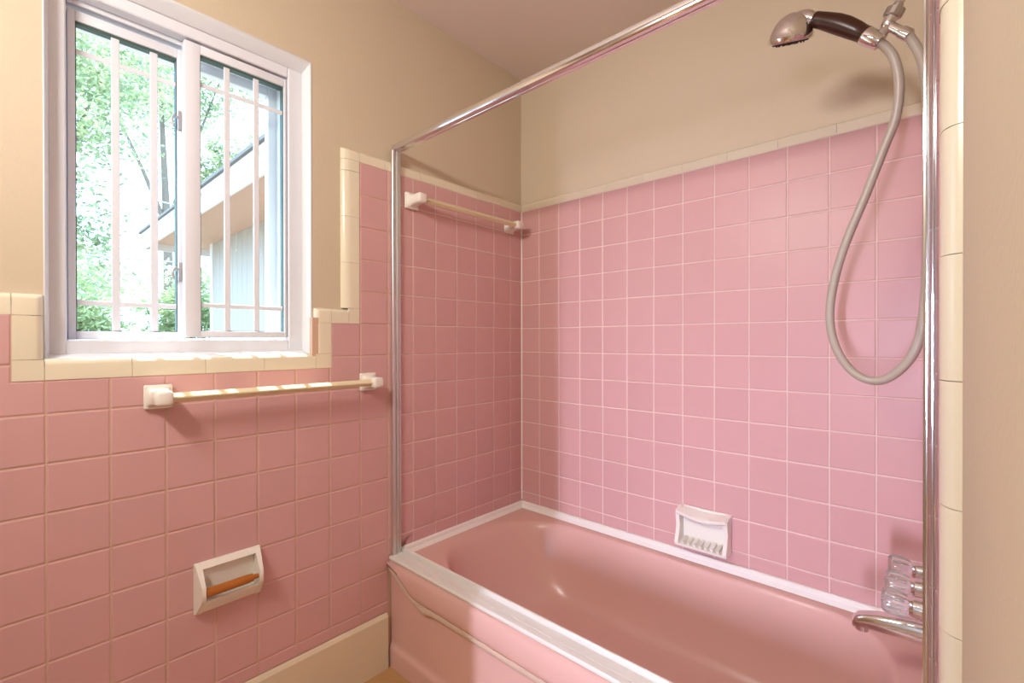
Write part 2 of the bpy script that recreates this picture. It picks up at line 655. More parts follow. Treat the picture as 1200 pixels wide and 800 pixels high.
mb = MB()
for i in range(6):
    t0, t1 = i / 6, (i + 1) / 6
    e = lambda t, a, b: a + (b - a) * (t ** 0.8)
    ring_quads(mb, (-BACK + (XF - 0.004 + BACK) * t0, e(t0, WY0, FY0), e(t0, WY1, FY1), e(t0, WZ0 - 0.006, FZ0), e(t0, WZ1, FZ1)),
               (-BACK + (XF - 0.004 + BACK) * t1, e(t1, WY0, FY0), e(t1, WY1, FY1), e(t1, WZ0 - 0.006, FZ0), e(t1, WZ1, FZ1)))
bmesh.ops.remove_doubles(mb.bm, verts=mb.bm.verts[:], dist=1e-5)
bmesh.ops.recalc_face_normals(mb.bm, faces=mb.bm.faces[:])
rv = part(mb, 'reveal', M['reveal'], window, 50)
sol = rv.modifiers.new('thick', 'SOLIDIFY')
sol.thickness = 0.004
sol.offset = 0
mb = MB()
rect_frame(mb, -0.098, XF, (FY0 - 0.004, FY1 + 0.004, FZ0 - 0.004, FZ1 + 0.004), (-1.573, -1.0605, 1.162, 1.986), 0.003)
rect_frame(mb, -0.150, -0.0985, (FY0 - 0.004, FY1 + 0.004, FZ0 - 0.004, FZ1 + 0.004), (-1.570, -1.062, 1.160, 1.975), 0.002)
rect_frame(mb, -0.1795, -0.1505, (FY0 - 0.012, FY1 + 0.012, FZ0 - 0.012, FZ1 + 0.03), (-1.566, -1.087, 1.166, 1.9493), 0.002)
part(mb, 'frame', M['white'], window)


def sash(x0, x1, outer, glass, muntin_y, muntin_z, mw, mh):
    root = bpy.data.objects.new('sash', None)
    COL.objects.link(root)
    root.parent = window
    root.location = ((x0 + x1) / 2, (outer[0] + outer[1]) / 2, outer[2])
    oy0, oy1, oz0, oz1 = outer
    gy0, gy1, gz0, gz1 = glass
    xm = (x0 + x1) / 2
    for nm, b in (('stile', (oy0, gy0, oz0, oz1)), ('stile', (gy1, oy1, oz0, oz1)), ('rail', (gy0, gy1, oz0, gz0)), ('rail', (gy0, gy1, gz1, oz1))):
        mb = MB()
        mb.box(x0, x1, *b, 0.0018, 2)
        part(mb, nm, M['white'], root, 40)
    mb = MB()
    g = 0.0022
    rect_frame(mb, xm - 0.010, xm + 0.009, (gy0, gy1, gz0, gz1), (gy0 + g, gy1 - g, gz0 + 0.0015, gz1 - 0.0065), 0)
    part(mb, 'gasket', M['gasket'], root)
    mb = MB()
    mb.box(xm - 0.002, xm + 0.002, gy0 - 0.003, gy1 + 0.003, gz0 - 0.003, gz1 + 0.003)
    part(mb, 'pane', M['glass'], root)
    for y in muntin_y:
        mb = MB()
        mb.box(xm + 0.0021, xm + 0.0075, y - mw / 2, y + mw / 2, gz0, gz1, 0.0014, 1)
        part(mb, 'muntin', M['white'], root)
    for z in muntin_z:
        mb = MB()
        mb.box(xm + 0.0021, xm + 0.0070, gy0, gy1, z - mh / 2, z + mh / 2, 0.0014, 1)
        part(mb, 'muntin', M['white'], root)
    return root


left_sash = sash(-0.128, -0.101, (-1.568, -1.326, 1.163, 1.963), (-1.5535, -1.345, 1.183, 1.938), (-1.4765, -1.396), (1.866, 1.2533), 0.017, 0.013)
right_sash = sash(-0.096, -0.066, (-1.336, -1.063, 1.169, 1.980), (-1.2985, -1.0712, 1.187, 1.9555), (-1.2295, -1.150), (1.8745, 1.259), 0.0155, 0.0125)
for z in (1.766, 1.349):
    mb = MB()
    mb.box(-0.1005, -0.0945, -1.3445, -1.3355, z - 0.026, z + 0.026, 0.002, 2)
    mb.tube(spline([(-0.097, -1.345, z + 0.006), (-0.094, -1.3530, z + 0.010), (-0.093, -1.3585, z - 0.004), (-0.093, -1.3555, z - 0.022)], 4), 0.0032, 8)
    part(mb, 'latch', M['latch'], left_sash, 40)

# ------------------------------------------------------------------ bathtub
tub = thing('bathtub', 'pink enamelled built-in bathtub set in the tiled alcove, with white caulk along the wall', 'bathtub', (LEN / 2, -WID / 2, 0))


def outline(n, box=None, sup=None):
    """n points around, starting along +x, CCW"""
    out = []
    for k in range(n):
        a = k / n * 2 * PI + PI / n
        c, s_ = math.cos(a), math.sin(a)
        if box:
            x0, x1, y0, y1 = box
            cx, cy, hx, hy = (x0 + x1) / 2, (y0 + y1) / 2, (x1 - x0) / 2, (y1 - y0) / 2
            t = min(hx / abs(c) if abs(c) > 1e-6 else 9e9, hy / abs(s_) if abs(s_) > 1e-6 else 9e9)
            out.append((cx + c * t, cy + s_ * t))
    return out


def stadium(n, x0, x1, y0, y1, al, ar, e):
    """rounded oblong: the left end a long soft curve al, the right end ar"""
    yc, hy = (y0 + y1) / 2, (y1 - y0) / 2
    out = []
    for k in range(n):
        a = k / n * 2 * PI
        c, s_ = math.cos(a), math.sin(a)
        cc = math.copysign(abs(c) ** (2 / e), c)
        ss = math.copysign(abs(s_) ** (2 / e), s_)
        x = (x1 - ar) + ar * cc if c >= 0 else (x0 + al) + al * cc
        # spread the straight sides
        out.append((x, yc + hy * ss))
    # insert points on the straight sides
    return out


NB = 96


def ring_pts(x0, x1, y0, y1, al, ar, e):
    raw = stadium(400, x0, x1, y0, y1, al, ar, e)
    cx, cy = 0.70, -0.345
    # resample by direction from the centre, so that rings line up
    res = []
    m = len(raw)
    dirs = [math.atan2(q[1] - cy, (q[0] - cx) * 0.5) for q in raw]
    for k in range(NB):
        a = k / NB * 2 * PI - PI
        best = None
        for i in range(m):
            d0, d1 = dirs[i], dirs[(i + 1) % m]
            dd = (d1 - d0 + PI) % (2 * PI) - PI
            da = (a - d0 + PI) % (2 * PI) - PI
            if abs(dd) > 1e-9 and 0 <= da / dd <= 1:
                t = da / dd
                p, q = raw[i], raw[(i + 1) % m]
                best = (p[0] + (q[0] - p[0]) * t, p[1] + (q[1] - p[1]) * t)
                break
        res.append(best or raw[0])
    return res


TOPO = (0.047, 1.372, -0.662, -0.046, 0.36, 0.20, 2.5)
FLO = (0.30, 1.235, -0.535, -0.150, 0.16, 0.12, 2.6)


def mixp(t):
    return tuple(a + (b - a) * t for a, b in zip(TOPO, FLO))


mb = MB()
rings = []
# flat rim out to the walls
cx, cy = 0.70, -0.345
X0, X1, Y0, Y1 = 0.002, LEN - 0.002, -0.700, -0.002
o_pts = []
for k in range(NB):
    a = k / NB * 2 * PI - PI
    c, s_ = 2 * math.cos(a), math.sin(a)
    t = min(((X1 - cx) if c > 0 else (cx - X0)) / max(abs(c), 1e-9), ((Y1 - cy) if s_ > 0 else (cy - Y0)) / max(abs(s_), 1e-9))
    o_pts.append((cx + c * t, cy + s_ * t))
# snap nearest points to the corners
for qx, qy in ((X0, Y0), (X0, Y1), (X1, Y0), (X1, Y1)):
    i = min(range(NB), key=lambda k: (o_pts[k][0] - qx) ** 2 + (o_pts[k][1] - qy) ** 2)
    o_pts[i] = (qx, qy)
rings.append([(x, y, RIM) for x, y in o_pts])
first = ring_pts(*mixp(0))
rings.append([(a[0] * 0.5 + b[0] * 0.5, a[1] * 0.5 + b[1] * 0.5, RIM - 0.001) for a, b in zip(o_pts, first)])
for t, z in ((-0.03, 0.3775), (0.0, 0.3755), (0.03, 0.372), (0.065, 0.365), (0.10, 0.354), (0.14, 0.337), (0.20, 0.308), (0.30, 0.26), (0.42, 0.208), (0.55, 0.165), (0.68, 0.134), (0.80, 0.115), (0.90, 0.106), (1.0, 0.102)):
    rings.append([(x, y, z) for x, y in ring_pts(*mixp(t))])
for f, z in ((0.7, 0.099), (0.4, 0.097), (0.15, 0.096)):
    rings.append([(cx + (x - cx) * f, cy + (y - cy) * f, z) for x, y, _ in rings[-1] if True] if f == 0.7 else [(cx + (x - cx) * (f / pf), cy + (y - cy) * (f / pf), z) for x, y, _ in rings[-1]])
    pf = f
vr = [[mb.bm.verts.new(p) for p in r] for r in rings]
for a, b in zip(vr, vr[1:]):
    for k in range(NB):
        mb.bm.faces.new((a[k], a[(k + 1) % NB], b[(k + 1) % NB], b[k]))
mb.bm.faces.new(vr[-1])
o = part(mb, 'basin', M['tub'], tub, 0)


def strip_z(x):
    if x < 0.17:
        t = max(0.0, (x - 0.01) / 0.16)
        return 0.350 - 0.066 * (t * t * (3 - 2 * t)) ** 0.75
    return 0.284


mb = MB()
xs = [0.002 + 0.19 * k / 24 for k in range(25)] + [0.3, 0.5, 0.7, 0.9, 1.1, 1.3, LEN - 0.002]
prof = []
for x in xs:
    z = strip_z(x)
    h = 0.378 - z
    prof.append([(-0.690, RIM), (-0.708, RIM), (-0.720, 0.379), (-0.7300, 0.3745), (-0.7375, 0.3665), (-0.7425, 0.3665 - h * 0.14), (-0.7455, 0.3665 - h * 0.32), (-0.7458, z + 0.026), (-0.7435, z + 0.014), (-0.738, z + 0.005), (-0.731, z), (-0.7275, z - 0.008), (-0.7265, z - 0.03), (-0.726, 0.095), (-0.7265, 0.082), (-0.730, 0.073), (-0.7345, 0.067), (-0.736, 0.058), (-0.736, 0.0)])
vv = [[mb.bm.verts.new((x, y, z)) for y, z in pr] for x, pr in zip(xs, prof)]
for a, b in zip(vv, vv[1:]):
    for k in range(len(a) - 1):
        mb.bm.faces.new((a[k], b[k], b[k + 1], a[k + 1]))
part(mb, 'apron', M['tub'], tub, 0)

# old seal bead under the rolled rim, lifting a little at one place
mb = MB()
xs2 = [0.006 + 0.20 * k / 30 for k in range(31)] + [0.25 + 0.1 * k for k in range(12)] + [LEN - 0.006]
prev = None
for x in xs2:
    z = strip_z(x)
    lift = 0.006 * math.exp(-((x - 0.205) / 0.028) ** 2)
    sec = [(-0.7275, z + 0.006), (-0.7400 - lift, z + 0.0055 - lift * 0.4), (-0.7425 - lift, z - 0.001 - lift), (-0.7395 - lift, z - 0.0105 - lift), (-0.7265, z - 0.012 - lift)]
    cur = [mb.bm.verts.new((x, y, q)) for y, q in sec]
    if prev:
        for k in range(5):
            mb.bm.faces.new((prev[k], cur[k], cur[(k + 1) % 5], prev[(k + 1) % 5]))
    else:
        mb.bm.faces.new(cur)
    prev = cur
mb.bm.faces.new(prev)
o = part(mb, 'seal_bead', mat('aged cream sealant', (208, 184, 164), 0.5), tub, 50)
o['label'] = 'aged cream sealant bead'

def caulk(name, a, b, inn):
    """quarter-round bead between wall and rim; inn = direction into the tub"""
    mb = MB()
    a, b, inn = Vector(a), Vector(b), Vector(inn)
    sec = [(0.0, 0.026), (0.006, 0.026), (0.010, 0.0225), (0.013, 0.012), (0.020, 0.005), (0.0235, 0.0005), (0.0, 0.0)]
    A = [mb.bm.verts.new(a + inn * s_ + Vector((0, 0, z))) for s_, z in sec]
    d = (b - a).normalized()
    B = [mb.bm.verts.new(b + inn * s_ + Vector((0, 0, z))) for s_, z in sec]
    n = len(sec)
    for k in range(n):
        mb.bm.faces.new((A[k], A[(k + 1) % n], B[(k + 1) % n], B[k]))
    mb.bm.faces.new(A)
    mb.bm.faces.new(B[::-1])
    o = part(mb, name, M['caulk'], tub)
    o['label'] = 'white caulk strip along the wall'


caulk('caulk_strip', (0.0005, -0.672, RIM - 0.0005), (0.0005, -0.0005, RIM - 0.0005), (1, 0, 0))
caulk('caulk_strip', (0.0005, -0.0005, RIM - 0.0005), (LEN - 0.0005, -0.0005, RIM - 0.0005), (0, -1, 0))
caulk('caulk_strip', (LEN - 0.0005, -0.0005, RIM - 0.0005), (LEN - 0.0005, -0.672, RIM - 0.0005), (-1, 0, 0))

# ------------------------------------------------------------------ shower door frame
fr = thing('shower_enclosure', 'chrome shower door frame without doors, standing on the tub rim', 'shower frame', (LEN / 2, -0.705, RIM))
post = [(0.0008, -0.7245), (0.0115, -0.7245), (0.0130, -0.7230), (0.0130, -0.7165), (0.0090, -0.7150), (0.0090, -0.7100), (0.0140, -0.7085), (0.0150, -0.7070), (0.0150, -0.7035), (0.0140, -0.7020), (0.0090, -0.7005), (0.0090, -0.6960), (0.0125, -0.6945), (0.0125, -0.6905), (0.0110, -0.6890), (0.0008, -0.6890)]
mb = MB()
mb.poly_prism(post, 'z', RIM + 0.010, 1.840)
part(mb, 'wall_post', M['alu'], fr)
mb = MB()
mb.poly_prism([(LEN - x, y) for x, y in ((0.0008, -0.7230), (0.0030, -0.7245), (0.0050, -0.7225), (0.0058, -0.7190), (0.0072, -0.7190), (0.0080, -0.7235), (0.0100, -0.7250), (0.0118, -0.7235), (0.0124, -0.7195), (0.0138, -0.7195), (0.0146, -0.7235), (0.0170, -0.7230), (0.0170, -0.6900), (0.0008, -0.6900))], 'z', RIM + 0.010, 1.840)
part(mb, 'wall_post', M['chrome'], fr)
mb = MB()
mb.poly_prism([(-0.7185, 1.8605), (-0.7205, 1.8590), (-0.7210, 1.8565), (-0.7210, 1.8440), (-0.7195, 1.8405), (-0.7160, 1.8385), (-0.7080, 1.8380), (-0.7070, 1.8395), (-0.7035, 1.8395), (-0.7025, 1.8380), (-0.6920, 1.8385), (-0.6900, 1.8405), (-0.6900, 1.8585), (-0.6920, 1.8605)], 'x', 0.0008, LEN + 0.0185)
part(mb, 'header_rail', M['chrome'], fr, 25)
mb = MB()
mb.poly_prism([(-0.7355, 0.3795), (-0.7355, 0.3845), (-0.7325, 0.3895), (-0.7165, 0.3915), (-0.7160, 0.3895), (-0.7145, 0.3895), (-0.7140, 0.3918), (-0.6880, 0.3935), (-0.6875, 0.3905), (-0.6845, 0.3905), (-0.6838, 0.404), (-0.6815, 0.4065), (-0.677, 0.4065), (-0.675, 0.404), (-0.675, RIM), (-0.706, RIM), (-0.728, 0.377)], 'x', 0.0015, LEN - 0.0015)
part(mb, 'bottom_track', M['track'], fr)

# ------------------------------------------------------------------ towel bars
def towel_bar(label, ya, yb, z, group='towel bars on the window wall'):
    t = thing('towel_bar', label, 'towel bar', (0, (ya + yb) / 2, z), group)
    for y in (ya, yb):
        mb = MB()
        mb.box(0.0005, 0.013, y - 0.030, y + 0.030, z - 0.030, z + 0.030, 0.0045, 3)
        # flared stem ending in a square head
        secs = [(0.011, 0.0265, 0.0265), (0.018, 0.0225, 0.022), (0.030, 0.0195, 0.0185), (0.050, 0.0185, 0.0175), (0.072, 0.0185, 0.0175), (0.077, 0.0165, 0.0155), (0.079, 0.012, 0.011)]
        prev = None
        for x, hy, hz in secs:
            c = 0.0045
            q = [(-hy + c, -hz), (hy - c, -hz), (hy, -hz + c), (hy, hz - c), (hy - c, hz), (-hy + c, hz), (-hy, hz - c), (-hy, -hz + c)]
            cur = [mb.bm.verts.new((x, y + a, z + b)) for a, b in q]
            if prev:
                for k in range(8):
                    mb.bm.faces.new((prev[k], prev[(k + 1) % 8], cur[(k + 1) % 8], cur[k]))
            else:
                mb.bm.faces.new(cur[::-1])
            prev = cur
        mb.bm.faces.new(prev)
        part(mb, 'bracket', M['ceramic'], t, 45)
    d = 0.0128
    mb = MB()
    y0, y1 = ya + 0.012, yb - 0.012
    c = 0.0018
    mb.poly_prism([(0.056 - d, z), (0.056 - c, z - d + c), (0.056 + c, z - d + c), (0.056 + d - c, z - c), (0.056 + d - c, z + c), (0.056 + c, z + d - c), (0.056 - c, z + d - c)], 'y', y0, y1)
    part(mb, 'bar', M['bar'], t)
    return t


towel_bar('cream square towel bar on white ceramic brackets, under the window', -1.411, -0.822, 1.0195)
towel_bar('cream square towel bar high inside the tub alcove, behind the left frame post', -0.637, -0.095, 1.676)

# ------------------------------------------------------------------ toilet paper holder
tp = thing('toilet_paper_holder', 'white ceramic toilet paper holder with bare wooden roller, low on the pink wall', 'paper holder', (0, -1.2525, 0.505))
YA, YB = -1.3355, -1.1715
side = [(0.0005, 0.4400), (0.010, 0.4385), (0.047, 0.481), (0.052, 0.490), (0.052, 0.517), (0.049, 0.523), (0.012, 0.569), (0.0005, 0.571)]
mb = MB()
for y0, y1, k0, k1 in ((YA, YA + 0.0165, 1, 0), (YB - 0.0165, YB, 0, 1)):
    # each cheek narrows a little towards the front
    a = [mb.bm.verts.new((x, y0 + (0.007 * x / 0.05 if k0 else 0), z)) for x, z in side]
    b = [mb.bm.verts.new((x, y1 - (0.007 * x / 0.05 if k1 else 0), z)) for x, z in side]
    n = len(side)
    for i in range(n):
        mb.bm.faces.new((a[i], a[(i + 1) % n], b[(i + 1) % n], b[i]))
    mb.bm.faces.new(a)
    mb.bm.faces.new(b[::-1])
bmesh.ops.bevel(mb.bm, geom=[e for e in mb.bm.edges if e.calc_face_angle(0) > 0.7], offset=0.0022, segments=2, affect='EDGES')
mb.poly_prism([(0.0005, 0.571), (0.0005, 0.557), (0.0185, 0.557), (0.0125, 0.5665), (0.0095, 0.5705)], 'y', YA + 0.012, YB - 0.012)
mb.box(0.0006, 0.004, YA + 0.010, YB - 0.010, 0.445, 0.560)
mb.poly_prism([(0.0005, 0.441), (0.010, 0.440), (0.038, 0.471), (0.0395, 0.476), (0.036, 0.480), (0.026, 0.476), (0.010, 0.462), (0.0005, 0.460)], 'y', YA + 0.012, YB - 0.012)
part(mb, 'body', M['ceramic'], tp, 40)
mb = MB()
yr0, yr1 = YA + 0.019, YB - 0.019
zr, xr = 0.5010, 0.039
mb.tube([(xr, YA + 0.0175, zr), (xr, yr0, zr), (xr, yr0 + 0.0001, zr), (xr, yr1 - 0.022, zr), (xr, yr1 - 0.0215, zr), (xr, yr1 - 0.012, zr), (xr, yr1 - 0.0118, zr), (xr, YB - 0.0155, zr)], [0.008, 0.010, 0.0118, 0.0118, 0.0108, 0.0105, 0.0066, 0.0060], 20, up=Vector((0, 0, 1)))
o = part(mb, 'roller', M['wood'], tp, 35)
o['label'] = 'brown turned wooden roller'

# ------------------------------------------------------------------ soap dish
sd = thing('soap_dish', 'white ceramic soap dish with ribbed tray and scooped grab lip, on the long alcove wall', 'soap dish', (0.844, 0, 0.5))
SX0, SX1, SZ0, SZ1 = 0.7575, 0.930, 0.437, 0.5695
mb = MB()
mb.box(SX0, SX1, -0.009, -0.0005, SZ0 + 0.002, SZ1, 0.004, 2)
# side cheeks: deep at the lip and at the tray
cheek = [(-0.003, SZ0), (-0.058, SZ0 + 0.003), (-0.062, SZ0 + 0.012), (-0.050, SZ0 + 0.045), (-0.044, SZ0 + 0.07), (-0.050, SZ1 - 0.03), (-0.050, SZ1 - 0.012), (-0.022, SZ1 - 0.002), (-0.003, SZ1)]
for x0, x1 in ((SX0, SX0 + 0.013), (SX1 - 0.013, SX1)):
    fs = mb.poly_prism([(x0, 0)] * 0 + [(y, z) for y, z in cheek], 'x', x0, x1)
part(mb, 'body', M['ceramic'], sd, 40)
mb = MB()
prev = None
for k in range(17):
    q = k / 16
    x = SX0 + 0.004 + (SX1 - SX0 - 0.008) * q
    sag = 0.017 * math.sin(PI * q) ** 1.2
    out = 0.056 - 0.010 * math.sin(PI * q)
    zt = SZ1 - 0.004 - sag
    sec = [(-0.004, SZ1 - 0.002 - sag * 0.25), (-0.016, SZ1 - 0.003 - sag * 0.6), (-0.030, zt + 0.001), (-out, zt - 0.006), (-out - 0.001, zt - 0.014), (-out + 0.004, zt - 0.019), (-0.034, zt - 0.018), (-0.016, zt - 0.012), (-0.004, zt - 0.010)]
    cur = [mb.bm.verts.new((x, y, z)) for y, z in sec]
    if prev:
        for i in range(len(sec)):
            mb.bm.faces.new((prev[i], prev[(i + 1) % len(sec)], cur[(i + 1) % len(sec)], cur[i]))
    else:
        mb.bm.faces.new(cur)
    prev = cur
mb.bm.faces.new(prev[::-1])
part(mb, 'grab_lip', M['ceramic'], sd, 60)
mb = MB()
mb.poly_prism([(-0.004, SZ0 + 0.001), (-0.058, SZ0 + 0.002), (-0.062, SZ0 + 0.007), (-0.061, SZ0 + 0.012), (-0.057, SZ0 + 0.012), (-0.040, SZ0 + 0.014), (-0.012, SZ0 + 0.019), (-0.004, SZ0 + 0.030)], 'x', SX0 + 0.006, SX1 - 0.006)
part(mb, 'tray', M['ceramic'], sd, 50)
for k in range(7):
    x = SX0 + 0.028 + k * 0.0195
    mb = MB()
    mb.poly_prism([(-0.0570, SZ0 + 0.010), (-0.0590, SZ0 + 0.020), (-0.040, SZ0 + 0.0255), (-0.020, SZ0 + 0.0305), (-0.015, SZ0 + 0.018)], 'x', x - 0.0042, x + 0.0042)
    part(mb, 'rib', M['ceramic'], sd)

# ------------------------------------------------------------------ shower arm with cradle, and hand shower
YS = -0.37
sa = thing('shower_outlet', 'chrome shower arm with knurled nut and cradle on the tap wall', 'shower arm', (LEN, YS, 1.93))
mb = MB()
arm = spline([(LEN + 0.0005, YS, 1.945), (1.418, YS, 1.938), (1.400, YS, 1.915), (1.384, YS, 1.894), (1.3715, YS, 1.877)], 5)
mb.tube(arm, 0.0078, 14)
part(mb, 'pipe', M['chrome'], sa, 40)
mb = MB()
mb.tube([(LEN - 0.0005, YS, 1.945), (LEN - 0.004, YS, 1.945), (LEN - 0.010, YS, 1.945), (LEN - 0.013, YS, 1.945)], [0.030, 0.030, 0.022, 0.011], 24)
part(mb, 'flange', M['chrome'], sa, 40)
mb = MB()
d = Vector((-0.45, 0, -0.89)).normalized()
n0 = Vector((1.3740, YS, 1.8800))
mb.tube([n0, n0 + d * 0.003, n0 + d * 0.010, n0 + d * 0.012, n0 + d * 0.026, n0 + d * 0.029], [0.008, 0.0095, 0.0095, 0.0178, 0.0178, 0.0155], 14)
part(mb, 'nut', mat('brushed chrome', (190, 188, 184), 0.32, 1.0), sa)
J = n0 + d * 0.036
mb = MB()
mb.tube([n0 + d * 0.027, J, J + d * 0.012, J + d * 0.018], [0.0125, 0.0125, 0.012, 0.007], 16)
# outlet to the hose
e1 = Vector((1.3905, YS, 1.8016))
dj = (e1 - Vector((1.3600, YS, 1.8340))).normalized()
mb.tube([Vector((1.3575, YS, 1.8370)), e1 - dj * 0.020, e1 - dj * 0.0195, e1 - dj * 0.002, e1], [0.0095, 0.0105, 0.0125, 0.0125, 0.0105], 16)
# cradle branch
mb.tube([Vector((1.3590, YS, 1.8400)), Vector((1.350, YS, 1.832)), Vector((1.343, YS, 1.822))], [0.0095, 0.010, 0.012], 14)
part(mb, 'diverter', M['chrome'], sa, 40)
mb = MB()
h1, h2 = Vector((1.3147, YS, 1.8371)), Vector((1.3413, YS, 1.8090))
dh = (h2 - h1).normalized()
mb.tube([h1 + dh * 0.0, h1 + dh * 0.004, h1 + dh * 0.034, h1 + dh * 0.040], [0.0175, 0.0190, 0.0165, 0.0150], 20)
part(mb, 'cradle', M['chrome'], sa, 40)

hs = thing('hand_shower', 'chrome hand shower with dark brown handle and long grey hose, resting in the cradle', 'hand shower', (1.26, YS, 1.88))
# spray head: dome over a round face, face turned down
fc = Vector((1.1700, YS + 0.010, 1.8940))
fn = Vector((0.17, -0.46, 0.87)).normalized()
mb = MB()
mb.tube([fc - fn * 0.004, fc, fc + fn * 0.009, fc + fn * 0.010, fc + fn * 0.022, fc + fn * 0.036, fc + fn * 0.047, fc + fn * 0.054, fc + fn * 0.057],
        [0.046, 0.0485, 0.0485, 0.0470, 0.0435, 0.036, 0.026, 0.014, 0.003], 32)
mb.tube(spline([fc + fn * 0.030 + Vector((0.004, 0, 0)), (1.197, YS, 1.9275), (1.212, YS, 1.9225), (1.2245, YS, 1.9120)], 5), [0.022, 0.0215, 0.021, 0.0205, 0.020, 0.019, 0.0185, 0.018, 0.0175, 0.017, 0.016, 0.015, 0.0145, 0.0142, 0.014, 0.014], 20)
part(mb, 'spray_head', M['chrome'], hs, 50)
mb = MB()
mb.tube([fc - fn * 0.0045, fc - fn * 0.0075, fc - fn * 0.0080], [0.040, 0.037, 0.012], 32)
for ring, cnt in ((0.016, 8), (0.029, 14)):
    for k in range(cnt):
        a = k / cnt * 2 * PI
        e_u = fn.cross(Vector((0, 1, 0))).normalized()
        e_w = fn.cross(e_u)
        p = fc - fn * 0.0075 + e_u * ring * math.cos(a) + e_w * ring * math.sin(a)
        mb.tube([p, p - fn * 0.003], [0.0022, 0.0014], 6)
o = part(mb, 'spray_face', M['dark'], hs, 40)
o['label'] = 'dark nozzle face'
mb = MB()
a0, a1 = Vector((1.2200, YS, 1.9165)), Vector((1.3175, YS, 1.8345))
prof = [(0.0, 0.0155), (0.02, 0.0168), (0.06, 0.0168), (0.2, 0.0182), (0.42, 0.0205), (0.6, 0.0205), (0.8, 0.0188), (0.95, 0.0170), (0.965, 0.0182), (1.0, 0.0182)]
bow = Vector((0.55, 0, 0.83)) * 0.005
mb.tube([a0 + (a1 - a0) * t + bow * math.sin(PI * t) for t, r in prof], [r for t, r in prof], 22)
o = part(mb, 'handle', M['brown'], hs, 50)
o['label'] = 'dark brown handle'
pts = [(1.3385, -0.37, 1.812), (1.350, -0.37, 1.797), (1.3652, -0.365, 1.7659), (1.3733, -0.36, 1.7115), (1.3673, -0.352, 1.6428), (1.3449, -0.345, 1.577), (1.3147, -0.34, 1.4876), (1.2752, -0.338, 1.3758), (1.2522, -0.336, 1.2773), (1.2486, -0.340, 1.1958), (1.2664, -0.346, 1.1255), (1.3024, -0.355, 1.078), (1.3436, -0.362, 1.0694), (1.3804, -0.368, 1.1006), (1.4030, -0.37, 1.1463), (1.4125, -0.37, 1.20), (1.4185, -0.37, 1.30), (1.4200, -0.37, 1.45), (1.4200, -0.37, 1.60), (1.4160, -0.37, 1.70), (1.4070, -0.37, 1.755), (1.3890, -0.37, 1.8035)]
mb = MB()
ps = spline(pts, 14)
mb.tube(ps, [0.0088 if i % 2 else 0.0094 for i in range(len(ps))], 12)
o = part(mb, 'hose', M['hose'], hs, 60)
o['label'] = 'grey ribbed hose'

# ------------------------------------------------------------------ tub spout and three taps
sp = thing('tub_spout', 'chrome tub spout under the clear taps', 'spout', (LEN, YS, 0.54))
mb = MB()
secs = [(LEN - 0.0006, 0.5480, 0.025, 0.025), (1.420, 0.5480, 0.024, 0.0235), (1.400, 0.5475, 0.0235, 0.0235), (1.370, 0.5450, 0.0215, 0.0215), (1.340, 0.5410, 0.0200, 0.0195), (1.318, 0.5370, 0.0180, 0.0165), (1.304, 0.5325, 0.0170, 0.0150), (1.297, 0.5270, 0.0145, 0.0115), (1.2945, 0.5235, 0.0095, 0.006)]
prev = None
n = 20
for x, z, ry, rz in secs:
    cur = []
    for k in range(n):
        a = k / n * 2 * PI
        c, s_ = math.cos(a), math.sin(a)
        cur.append(mb.bm.verts.new((x, YS + ry * math.copysign(abs(c) ** 0.7, c), z + rz * math.copysign(abs(s_) ** 0.7, s_))))
    if prev:
        for k in range(n):
            mb.bm.faces.new((prev[k], prev[(k + 1) % n], cur[(k + 1) % n], cur[k]))
    else:
        mb.bm.faces.new(cur[::-1])
    prev = cur
mb.bm.faces.new(prev)
part(mb, 'body', M['chrome'], sp, 60)
mb = MB()
mb.tube([(1.312, YS, 0.529), (1.311, YS, 0.512), (1.311, YS, 0.510)], [0.013, 0.0125, 0.010], 16)
part(mb, 'nozzle', M['chrome'], sp, 40)

tap_labels = ('clear fluted tap knob farthest from the camera, nearest the long alcove wall', 'clear fluted tap knob in the middle of the three', 'clear fluted tap knob nearest the camera, lowest in view above the spout')
for y, lab in zip((-0.272, -0.370, -0.468), tap_labels):
    t = thing('tap_knob', lab, 'tap', (LEN, y, 0.636), 'clear taps above the tub spout')
    z = 0.636
    mb = MB()
    rings_ = [(1.3510, 0.010), (1.3515, 0.0165), (1.3550, 0.0215), (1.362, 0.0240), (1.375, 0.0240), (1.386, 0.0215), (1.3925, 0.0170), (1.3940, 0.0120)]
    prev = None
    n = 32
    for x, r in rings_:
        cur = []
        for k in range(n):
            a = k / n * 2 * PI
            rr = r * (1 + 0.09 * math.cos(8 * a))
            cur.append(mb.bm.verts.new((x, y + rr * math.cos(a), z + rr * math.sin(a))))
        if prev:
            for k in range(n):
                mb.bm.faces.new((prev[k], prev[(k + 1) % n], cur[(k + 1) % n], cur[k]))
        else:
            mb.bm.faces.new(cur[::-1])
        prev = cur
    mb.bm.faces.new(prev)
    o = part(mb, 'knob', M['acrylic'], t, 40)
    o['label'] = 'clear acrylic knob'
    mb = MB()
    mb.tube([(1.3945, y, z), (1.4000, y, z), (1.4005, y, z), (1.418, y, z), (1.4185, y, z), (LEN - 0.0005, y, z)], [0.0165, 0.0185, 0.0190, 0.0200, 0.0255, 0.0285], 20)
    o = part(mb, 'stem', M['chrome'], t, 35)
    o['label'] = 'chrome sleeve'

# ------------------------------------------------------------------ outside the window
GZ = -0.55
mb = MB()
mb.box(-40, -0.18, -25, 30, GZ - 0.1, GZ)
ground = structure(mb.build('ground', M['grass']))
# own eave above the window
mb = MB()
mb.box(-0.36, -0.18, -2.6, -0.02, 2.42, 2.50)
structure(mb.build('trim_1', M['fascia']))

